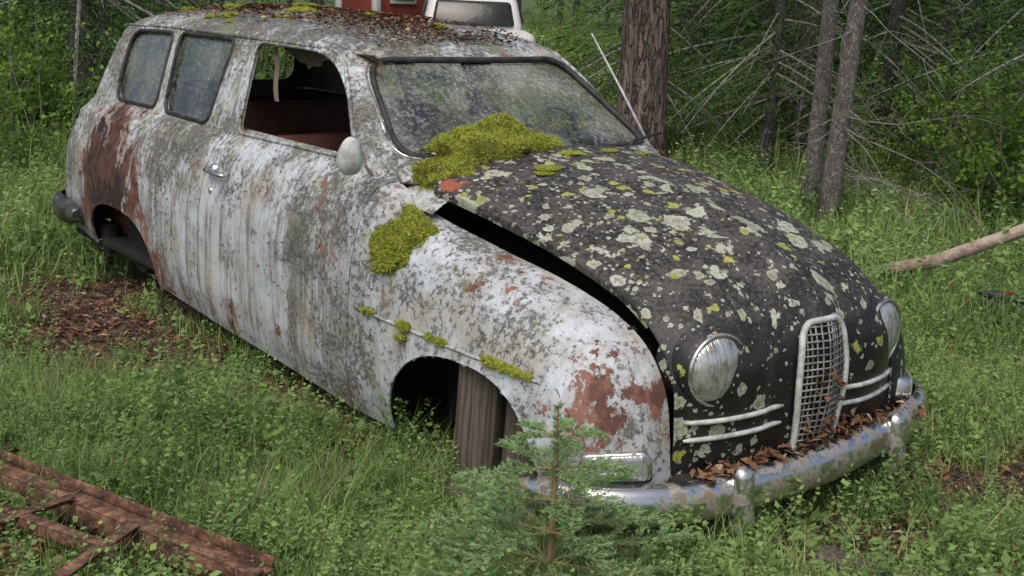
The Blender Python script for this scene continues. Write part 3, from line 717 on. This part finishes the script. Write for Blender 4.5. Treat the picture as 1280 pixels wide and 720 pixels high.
def herbt(ns,lm,spread=.06,step=.011,h0=.04,h1=.13):
    V=[];Fc=[]
    for _ in range(ns):
        r=abs(random.gauss(0,spread));a=random.uniform(0,6.28);p=Vector((r*math.cos(a),r*math.sin(a),0));d=(Vector((0,0,1))+rv(.25)).normalized();H=random.uniform(h0,h1)
        m=int(H/step)
        for i in range(m):
            q=p+d*H*(i+1)/m;ld=(rv(1)+Vector((0,0,.35)));ld.z=abs(ld.z)*.5;leafq(V,Fc,q,ld,random.uniform(.010,.026)*lm,random.uniform(.0035,.0078)*lm,Vector((0,0,1))+rv(.35))
        k=len(V);s=Vector((.0007,0,0));V+=[p-s,p+s,p+d*H];Fc.append((k,k+1,k+2))
    return tmpl(V,Fc)
gN=[grasst(30,1) for _ in range(4)]+[grasst(16,.9,.09,.14,.28) for _ in range(3)];gM=[grasst(20,1.5,.09) for _ in range(5)]+[grasst(14,1.2,.1,.15,.30) for _ in range(2)];gF=[grasst(14,2.2,.12) for _ in range(5)]
hN=[herbt(6,1) for _ in range(4)]+[herbt(3,2.1,.05,.02,.03,.11) for _ in range(3)]+[herbt(4,.8,.04,.008,.10,.24)]*2;hM=[herbt(6,1.3,.08,.015) for _ in range(5)]+[herbt(4,1.1,.06,.012,.12,.26)];hF=[herbt(5,1.8,.1,.022) for _ in range(5)]
def fbm(x,y,s=1,o=0): return mnoise.fractal(Vector((x*s,y*s,o)),1,2,3)
def incar(x,y,m=0): return -3.3-m<x<.55+m and abs(y)<.66+m
def litter(x,y):
    a=1.15*math.exp(-((x+2.0)/1.15)**2-((y+.98)/.36)**2);b=1.0*math.exp(-((x-.95)/.45)**2-((y-.8)/.5)**2);c=.8*math.exp(-((x+.35)/.35)**2-((y+1.9)/.3)**2)
    d=.95*math.exp(-((x-.86)/.22)**2-((y+.05)/.5)**2);e=1.0*math.exp(-((x+.9)/.6)**2-((y+.79)/.11)**2);return max(a,b,c,d,e)*(1.1+1.1*mnoise.noise(Vector((x*5,y*5,2))))
def infr(x,y,mx=.12):
    d=Vector((x,y,.3))-cam.location;z=d.dot(F)
    if z<.6:return False
    u=d.dot(R2)/z/.4142;v=d.dot(U2)/z/.233;return abs(u)<1+mx and v>-1-mx*2.2
def place(N,x0,x1,y0,y1,smin,smax,keep):
    o=[]
    for _ in range(N*40):
        x=random.uniform(x0,x1);y=random.uniform(y0,y1)
        if keep(x,y):
            hs=1+.6*fbm(x,y,1.6,4)
            o.append((x,y,gz(x,y)-.005,random.gauss(0,.12),random.gauss(0,.12),random.uniform(0,6.28),random.uniform(smin,smax)*hs))
            if len(o)>=N: break
    return o
dist=lambda x,y:math.hypot(x-2.634,y+2.823)
sapd=lambda x,y:math.hypot(x-.605,y+.965)
k1=lambda x,y:infr(x,y,.2) and not incar(x,y) and random.random()>litter(x,y)*1.2
merged('grass',gN,place(4300,-4,3,-3,4,.45,.95,lambda x,y:dist(x,y)<5.5 and k1(x,y) and fbm(x,y,1.1)>-.25-random.random()*.4),[MGr])
merged('grass',gM,place(3800,-9,2,-2.5,8,.8,1.5,lambda x,y:5.2<dist(x,y)<10.5 and k1(x,y)),[MGr])
merged('grass',gF,place(4000,-34,2,-2,34,1.5,3.0,lambda x,y:10<dist(x,y)<36 and infr(x,y,.15)),[MGf])
merged('herb_plants',hN,place(4500,-4,3,-3,4,.5,1.2,lambda x,y:dist(x,y)<5.5 and k1(x,y) and (sapd(x,y)>.22 or random.random()<.3) and fbm(x,y,1.7)<.08+random.random()*.45),[MLe])
merged('herb_plants',hM,place(3600,-9,2,-2.5,8,.9,1.7,lambda x,y:5.2<dist(x,y)<10.5 and k1(x,y) and fbm(x,y,.9)<.2+random.random()*.4),[MLe])
merged('herb_plants',hF,place(1600,-24,2,-2,24,1.6,3.2,lambda x,y:10<dist(x,y)<25 and infr(x,y,.15)),[MGf])
P=[]
while len(P)<6400:
    x=random.uniform(-3.8,1.8);y=random.uniform(-2.2,2.0)
    if not incar(x,y,-.15) and random.random()<litter(x,y)+.06: P.append((x,y,gz(x,y)+.005+random.random()*.025))
flakes('leaf_litter',P,.016);flakes('needle_litter',[p for p in P[::2]]+[(p[0]+random.gauss(0,.03),p[1]+random.gauss(0,.03),p[2]) for p in P[::2]],.013,None,MLd)
# ------------------------------------------------------------------ trees
cb=newcoll('src_boughs')
for c in range(4):
    V=[];Fc=[]
    L=1.0;main=[Vector((t*L,.0,-.16*t*t+.04*t)) for t in np.linspace(0,1,6)]
    v,f=tube_data(main,[.010*(1-t)+.002 for t in np.linspace(0,1,6)],4,False);V+=v;Fc+=f;mi=[0]*len(f)
    for i in range(24):
        t=.08+.9*i/24;p=Vector((t*L,0,-.16*t*t+.04*t));s=1 if i%2 else -1;ln=.36*(1-t)**.7*random.uniform(.7,1.1)+.05
        d=Vector((.75,s*random.uniform(.6,1),random.uniform(-.45,.0))).normalized()
        m=int(ln/.013)
        for j in range(m):
            q=p+d*ln*j/m+Vector((0,0,-.35*(ln*j/m)**2))
            leafq(V,Fc,q,d*.8+rv(.6),random.uniform(.02,.036),.0036,rv(1));mi.append(1)
    for j in range(50):
        t=j/50;leafq(V,Fc,Vector((t*L,0,-.16*t*t+.04*t)),Vector((.8,0,0))+rv(.5),.03,.0035,rv(1));mi.append(1)
    mkobj('b%d'%c,V,Fc,[MTw,MSp],None,False,cb,mi)
def trunk_pts(lean,H,r,n=14,wob=.05,ph=0):
    P=[];Rr=[]
    for i in range(n):
        t=i/(n-1);z=H*t;P.append(Vector((lean[0]*z+wob*math.sin(z*1.1+ph),lean[1]*z+wob*math.cos(z*.8+ph),z-.05)));Rr.append(r*(1-.85*t)*(1+.35*math.exp(-z*5)))
    return P,Rr
def tree(kind,x,y,r,H,lean=(0,0),z0=1.4,nb=60,bs=1.6,dead=14,mat=None,seed=0):
    random.seed(seed+int(x*100)+int(y*37));base=(x,y,gz(x,y));e=empty(kind,base)
    P,Rr=trunk_pts(lean,H,r,22,.03,seed);tube('trunk',P,Rr,mat or MB2,e,14)
    def at(z): t=min(.999,z/H)*(len(P)-1);i=int(t);return P[i].lerp(P[min(i+1,len(P)-1)],t-i)
    pp=[];rr=[];ss=[]
    for _ in range(nb):
        z=z0+(H-z0)*random.random()**2.0;a=random.uniform(0,6.28);pp.append(at(z));rr.append((0,random.uniform(.1,.6),a));ss.append(bs*(1-.75*(z-z0)/(H-z0))*random.uniform(.7,1.15))
    if nb: scatter('boughs',cb,pp,rr,ss,e)
    V=[];Fc=[]
    for _ in range(dead):
        z=random.uniform(.35,2.2);a=random.uniform(0,6.28);L=random.uniform(.3,1.1);p=at(z);d=Vector((math.cos(a),math.sin(a),random.uniform(-.5,.1)))
        Q=[p];
        for k in range(5): d=(d+rv(.16)+Vector((0,0,-.05))).normalized();Q.append(Q[-1]+d*L/5)
        v,f=tube_data(Q,[.005,.004,.0035,.003,.002,.001],4,False);k=len(V);V+=v;Fc+=[tuple(i+k for i in q) for q in f]
        for b in range(10):
            i=random.randint(1,4);d2=(d+rv(.8)).normalized();q=[Q[i],Q[i]+d2*L*.15,Q[i]+(d2+rv(.2))*L*.3];v,f=tube_data(q,[.0022,.0016,.0008],3,False);k=len(V);V+=v;Fc+=[tuple(i+k for i in qq) for qq in f]
    if V: mkobj('dead_branches',V,Fc,MTw,e)
    return e
tree('pine_tree',-4.16,4.05,.20,11,(.0,.01),5.5,30,1.6,0,MB1,1)
tree('spruce_tree',-2.52,4.10,.060,8,(.020,.024),2.8,26,1.2,14,MB3,2)
tree('spruce_tree',-2.07,3.74,.064,8,(.030,.035),2.8,26,1.2,20,MB3,3)
tree('spruce_tree',-4.2,6.2,.10,10,(.0,.0),.7,62,1.8,6,MB2,4)
tree('spruce_tree',-3.3,6.0,.07,9,(.01,.0),.6,58,1.5,8,MB2,5)
tree('spruce_tree',-5.4,7.0,.13,12,(0,0),.6,60,1.9,4,MB2,6)
tree('spruce_tree',-2.2,6.6,.09,10,(0,0),.7,58,1.7,6,MB2,7)
tree('spruce_tree',-1.0,6.1,.08,9,(0,0),.8,58,1.7,8,MB2,8)
tree('spruce_tree',-4.9,5.0,.05,6,(.0,0),.7,58,1.2,6,MB2,9)
tree('spruce_tree',-1.2,4.9,.05,8,(.02,0),1.3,46,1.2,10,MB2,12)
tree('spruce_tree',-3.6,4.9,.045,7,(.01,0),.9,50,1.1,6,MB2,13)
tree('spruce_tree',-7.5,1.0,.12,10,(0,0),1.3,50,1.8,8,MB2,10)
tree('spruce_tree',-9.5,1.9,.10,10,(0,0),.7,54,1.9,4,MB2,11)
random.seed(5)
cf=newcoll('src_forest')
for c in range(3):
    V=[];Fc=[];mi=[];H=7+c
    v,f=tube_data([(0,0,-.2),(0,0,2),(0,0,H)],[.10,.085,.01],8);V+=v;Fc+=f;mi+=[0]*len(f)
    for _ in range(100):
        z=.7+(H-.8)*random.random()**1.5;a=random.uniform(0,6.28);L=1.7*(1-(z-.5)/H)*random.uniform(.7,1.1)+.15;d=Vector((math.cos(a),math.sin(a),0));s=Vector((-d.y,d.x,0))
        for j in range(30):
            t=random.uniform(.12,1);w_=(1-t)*.36*L+.06;p=Vector((0,0,z))+d*L*t+s*random.uniform(-w_,w_)+Vector((0,0,-.28*L*t*t+random.gauss(0,.03)))
            leafq(V,Fc,p,d+s*random.gauss(0,.6)+Vector((0,0,-.3+random.gauss(0,.2))),random.uniform(.10,.2),random.uniform(.010,.022),Vector((0,0,1))+rv(.6));mi.append(1)
    mkobj('f%d'%c,V,Fc,[MB2,MSp],None,False,cf,mi)
def wedge(r0,r1,u0,u1,N):
    o=[]
    for _ in range(N):
        r=math.sqrt(random.uniform(r0*r0,r1*r1));u=random.uniform(u0,u1);d=F+R2*(u-640)/1545;d=Vector((d.x,d.y)).normalized();o.append((2.634+d.x*r,-2.823+d.y*r))
    return o
def sc2(name,coll,P,smin,smax):
    return scatter(name,coll,[(x,y,gz(x,y)-.02) for x,y in P],[(random.gauss(0,.05),random.gauss(0,.05),random.uniform(0,6.28)) for _ in P],[random.uniform(smin,smax) for _ in P])
sc2('forest',cf,wedge(12,28,830,1420,54)+wedge(13,30,-150,170,34)+wedge(34,52,-250,1450,60),.8,1.3)
bt=[]
for c in range(4):
    V=[];Fc=[];mi=[]
    for b in range(11):
        d=(Vector((0,0,1))+rv(.35)).normalized();H=random.uniform(.5,1.3);p=Vector((random.gauss(0,.12),random.gauss(0,.12),0));v,f=tube_data([p,p+d*H*.5,p+d*H],[.006,.004,.0015],3,False);k=len(V);V+=v;Fc+=[tuple(i+k for i in q) for q in f];mi+=[0]*len(f)
        for t in range(13):
            q=p+d*H*random.uniform(.1,1);d2=(rv(1)+Vector((0,0,.3))).normalized();L=random.uniform(.1,.3)
            for j in range(10): leafq(V,Fc,q+d2*L*j/10+rv(.014),rv(1)+d2*.5,random.uniform(.026,.05),random.uniform(.010,.017),Vector((0,0,1))+rv(.5));mi.append(1)
    bt.append(tmpl(V,Fc,mi))
P=wedge(9,13,-120,95,24)+wedge(8.0,11,1060,1400,28)+wedge(11,16,800,1400,24)+wedge(13,20,-120,160,24)+wedge(17,26,640,780,8)
merged('undergrowth_bushes',bt,[(x,y,gz(x,y)-.02,random.gauss(0,.05),random.gauss(0,.05),random.uniform(0,6.28),random.uniform(.35,1.2)) for x,y in P],[MTw,MBu])
# ------------------------------------------------------------------ young spruce
sp=empty('spruce_sapling',(.605,-.965,gz(.6,-.96)))
V=[];Fc=[];mi=[]
def needles(p0,p1,nn,ln):
    d=(p1-p0);dn=d.normalized()
    for i in range(nn):
        q=p0+d*random.random();r=rv(1);r=(r-dn*r.dot(dn)).normalized();r.z*=.45
        leafq(V,Fc,q,r+dn*.75,ln*random.uniform(.7,1.1),.0018,rv(1));mi.append(1)
stem=[Vector((0,0,-.03)),Vector((.004,0,.15)),Vector((0,.004,.33)),Vector((.002,.0,.52))];v,f=tube_data(stem,[.010,.0085,.006,.0025],6);V+=v;Fc+=f;mi+=[0]*len(f);needles(stem[2],stem[3],260,.021);needles(stem[1],stem[2],90,.015)
for z,L,nb in((.05,.42,7),(.12,.41,7),(.20,.33,6),(.28,.25,6),(.36,.18,5),(.44,.11,5)):
    a0=random.uniform(0,6.28)
    for b in range(nb):
        a=a0+6.28*b/nb+random.gauss(0,.12);d=Vector((math.cos(a),math.sin(a),.32));LL=L*random.uniform(.85,1.1)
        Q=[Vector((0,0,z))+d*LL*t+Vector((0,0,-.24*LL*t*t)) for t in(0,.35,.7,1)];v,f=tube_data(Q,[.0032,.0024,.0017,.001],4,False);k=len(V);V+=v;Fc+=[tuple(i+k for i in q) for q in f];mi+=[0]*len(f)
        for i in range(3): needles(Q[i],Q[i+1],int(LL*(150 if i==0 else 330)),.020)
        for t in(.35,.52,.68,.84):
            for s in(-1,1):
                q=Vector((0,0,z))+d*LL*t+Vector((0,0,-.24*LL*t*t));dd=(d.normalized()*.85+Vector((-d.y,d.x,0))*s*.65).normalized();l2=LL*.40*(1.1-t);
                v,f=tube_data([q,q+dd*l2],[.0014,.0008],3,False);k=len(V);V+=v;Fc+=[tuple(i+k for i in g_) for g_ in f];mi+=[0]*len(f)
                needles(q,q+dd*l2,int(l2*780),.018)
mkobj('needles_and_twigs',V,Fc,[simple('sapling_stem',(.20,.13,.06),(.30,.21,.11)),MSap],sp,False,None,mi)
# ------------------------------------------------------------------ props
wp=empty('wooden_support_post');rbox('timber',(-.03,-.68,.38),(.13,.10,.44),MWood,wp,.008,(.05,.06,.4),2);rbox('timber_rear',(.10,-.60,.38),(.12,.12,.42),MWood,wp,.008,(-.03,.03,.3),2);rbox('footing_plank',(.03,-.66,.18),(.34,.20,.05),MWood,wp,.008,(0,0,.4),2)
fl=tube('fallen_log',[(-1.0,2.56,.25),(-.65,2.71,.39),(-.30,2.88,.60),(.3,3.15,.98),(.8,3.4,1.28)],[.036,.034,.032,.030,.028],simple('log_bark',(.24,.17,.13),(.42,.35,.29),14,.9,bump=.6),None,12)
tube('fallen_branch',[(.30,1.6,.24),(.62,1.75,.245),(.95,1.95,.25),(1.3,2.2,.25)],[.014,.018,.02,.018],MB1,None,8)
rf=empty('rusty_metal_frame')
def beam(nm,a,b,w_=.045,h=.045,both=False):
    a=Vector(a);b=Vector(b);d=b-a;ob=rbox(nm,(a+b)/2,(d.length,w_,.005),MRust,rf,.0015,(0,0,0),1);q=d.to_track_quat('X','Z');ob.rotation_euler=q.to_euler()
    s=q@Vector((0,1,0));u=q@Vector((0,0,1));ob2=rbox(nm+'_flange',(a+b)/2-s*(w_/2-.003)-u*(h/2+.003),(d.length,.005,h),MRust,rf,.0015,(0,0,0),1);ob2.rotation_euler=q.to_euler()
    if both:
        ob3=rbox(nm+'_upstand',(a+b)/2+s*(w_/2-.003)+u*(h/4+.003),(d.length,.005,h/2),MRust,rf,.0015,(0,0,0),1);ob3.rotation_euler=q.to_euler()
beam('outer_rail',(-1.1,-2.02,.31),(.28,-1.55,.28),.055,.06,True);beam('cross_bar',(-.10,-1.71,.300),(.10,-1.98,.31),.035,.03);beam('inner_rail',(-.75,-2.12,.32),(.02,-1.80,.305),.03,.03);beam('end_bar',(.26,-1.57,.290),(.55,-1.95,.30),.045,.05);beam('tie_bar',(-.32,-1.78,.310),(-.2,-2.2,.32),.03,.02)
P=[(random.gauss(-.5,.28),random.gauss(-2.02,.13),.23+random.random()*.05) for _ in range(1100)];flakes('frame_leaf_litter',P,.016)
rbox('rotten_board',(1.02,-.16,.195),(.36,.09,.03),MWood,None,.006,(0,.03,.35),1)
db=empty('dark_scrap_panel');rbox('panel',(-.02,2.55,.30),(.50,.20,.05),MR,db,.02,(.1,.05,.35));rbox('rail_edge',(-.02,2.47,.345),(.48,.03,.03),MR,db,.01,(.1,.05,.35));rbox('red_clip',(-.14,2.47,.365),(.05,.025,.015),simple('faded_red_plastic',(.25,.05,.04),(.15,.04,.03)),db,.005)
wc=empty('distant_white_car',(-12.0,8.4,gz(-12,8.4)-.10));wc.rotation_euler=(0,0,math.radians(-35))
MWh=simple('clean_white_paint',(.7,.7,.7),(.6,.61,.6),3,.4);MBk=simple('dark_window',(.02,.025,.025),(.035,.04,.035),3,.15)
rbox('lower_body',(0,0,.62),(3.9,1.6,.62),MWh,wc,.12);rbox('cabin_shell',(-.1,0,1.14),(2.2,1.42,.50),MWh,wc,.10,(0,0,0),3,(.78,.84))
rbox('side_window_band',(-.1,0,1.13),(1.75,1.46,.26),MBk,wc,.05,(0,0,0),2,(.86,.90));rbox('end_window_band',(-.1,0,1.13),(2.24,1.16,.34),MBk,wc,.05,(0,0,0),2,(.84,.9))
for x in(-1.2,1.2):
    for y in(-.76,.76):
        v,f=tube_data([(x,y-.09,.3),(x,y+.09,.3)],.3,20);mkobj('wheel',v,f,MR,wc,False)
sh=empty('red_shed',(-18.2,11.0,gz(-18,11)));MRed=simple('falu_red_boards',(.26,.05,.035),(.20,.035,.025),5,.9,stretch=(4,4,.4))
rbox('wall',(0,0,1.2),(1.3,1.2,2.4),MRed,sh,.02,seg=1)
for sx in(-.65,.65):
    for sy in(-.6,.6): rbox('corner_board',(sx,sy,1.2),(.14,.14,2.42),MWh,sh,.01,seg=1)
rbox('window_frame',(.67,0,1.2),(.06,.6,.6),MWh,sh,.01,seg=1);rbox('window_pane',(.705,0,1.2),(.03,.46,.46),MBk,sh,.005,seg=1)
V,Fc=prism([(-.8,2.4),(.8,2.4),(0,3.0)],'x',-.85,.85);mkobj('roof',V,Fc,MD,sh,False)
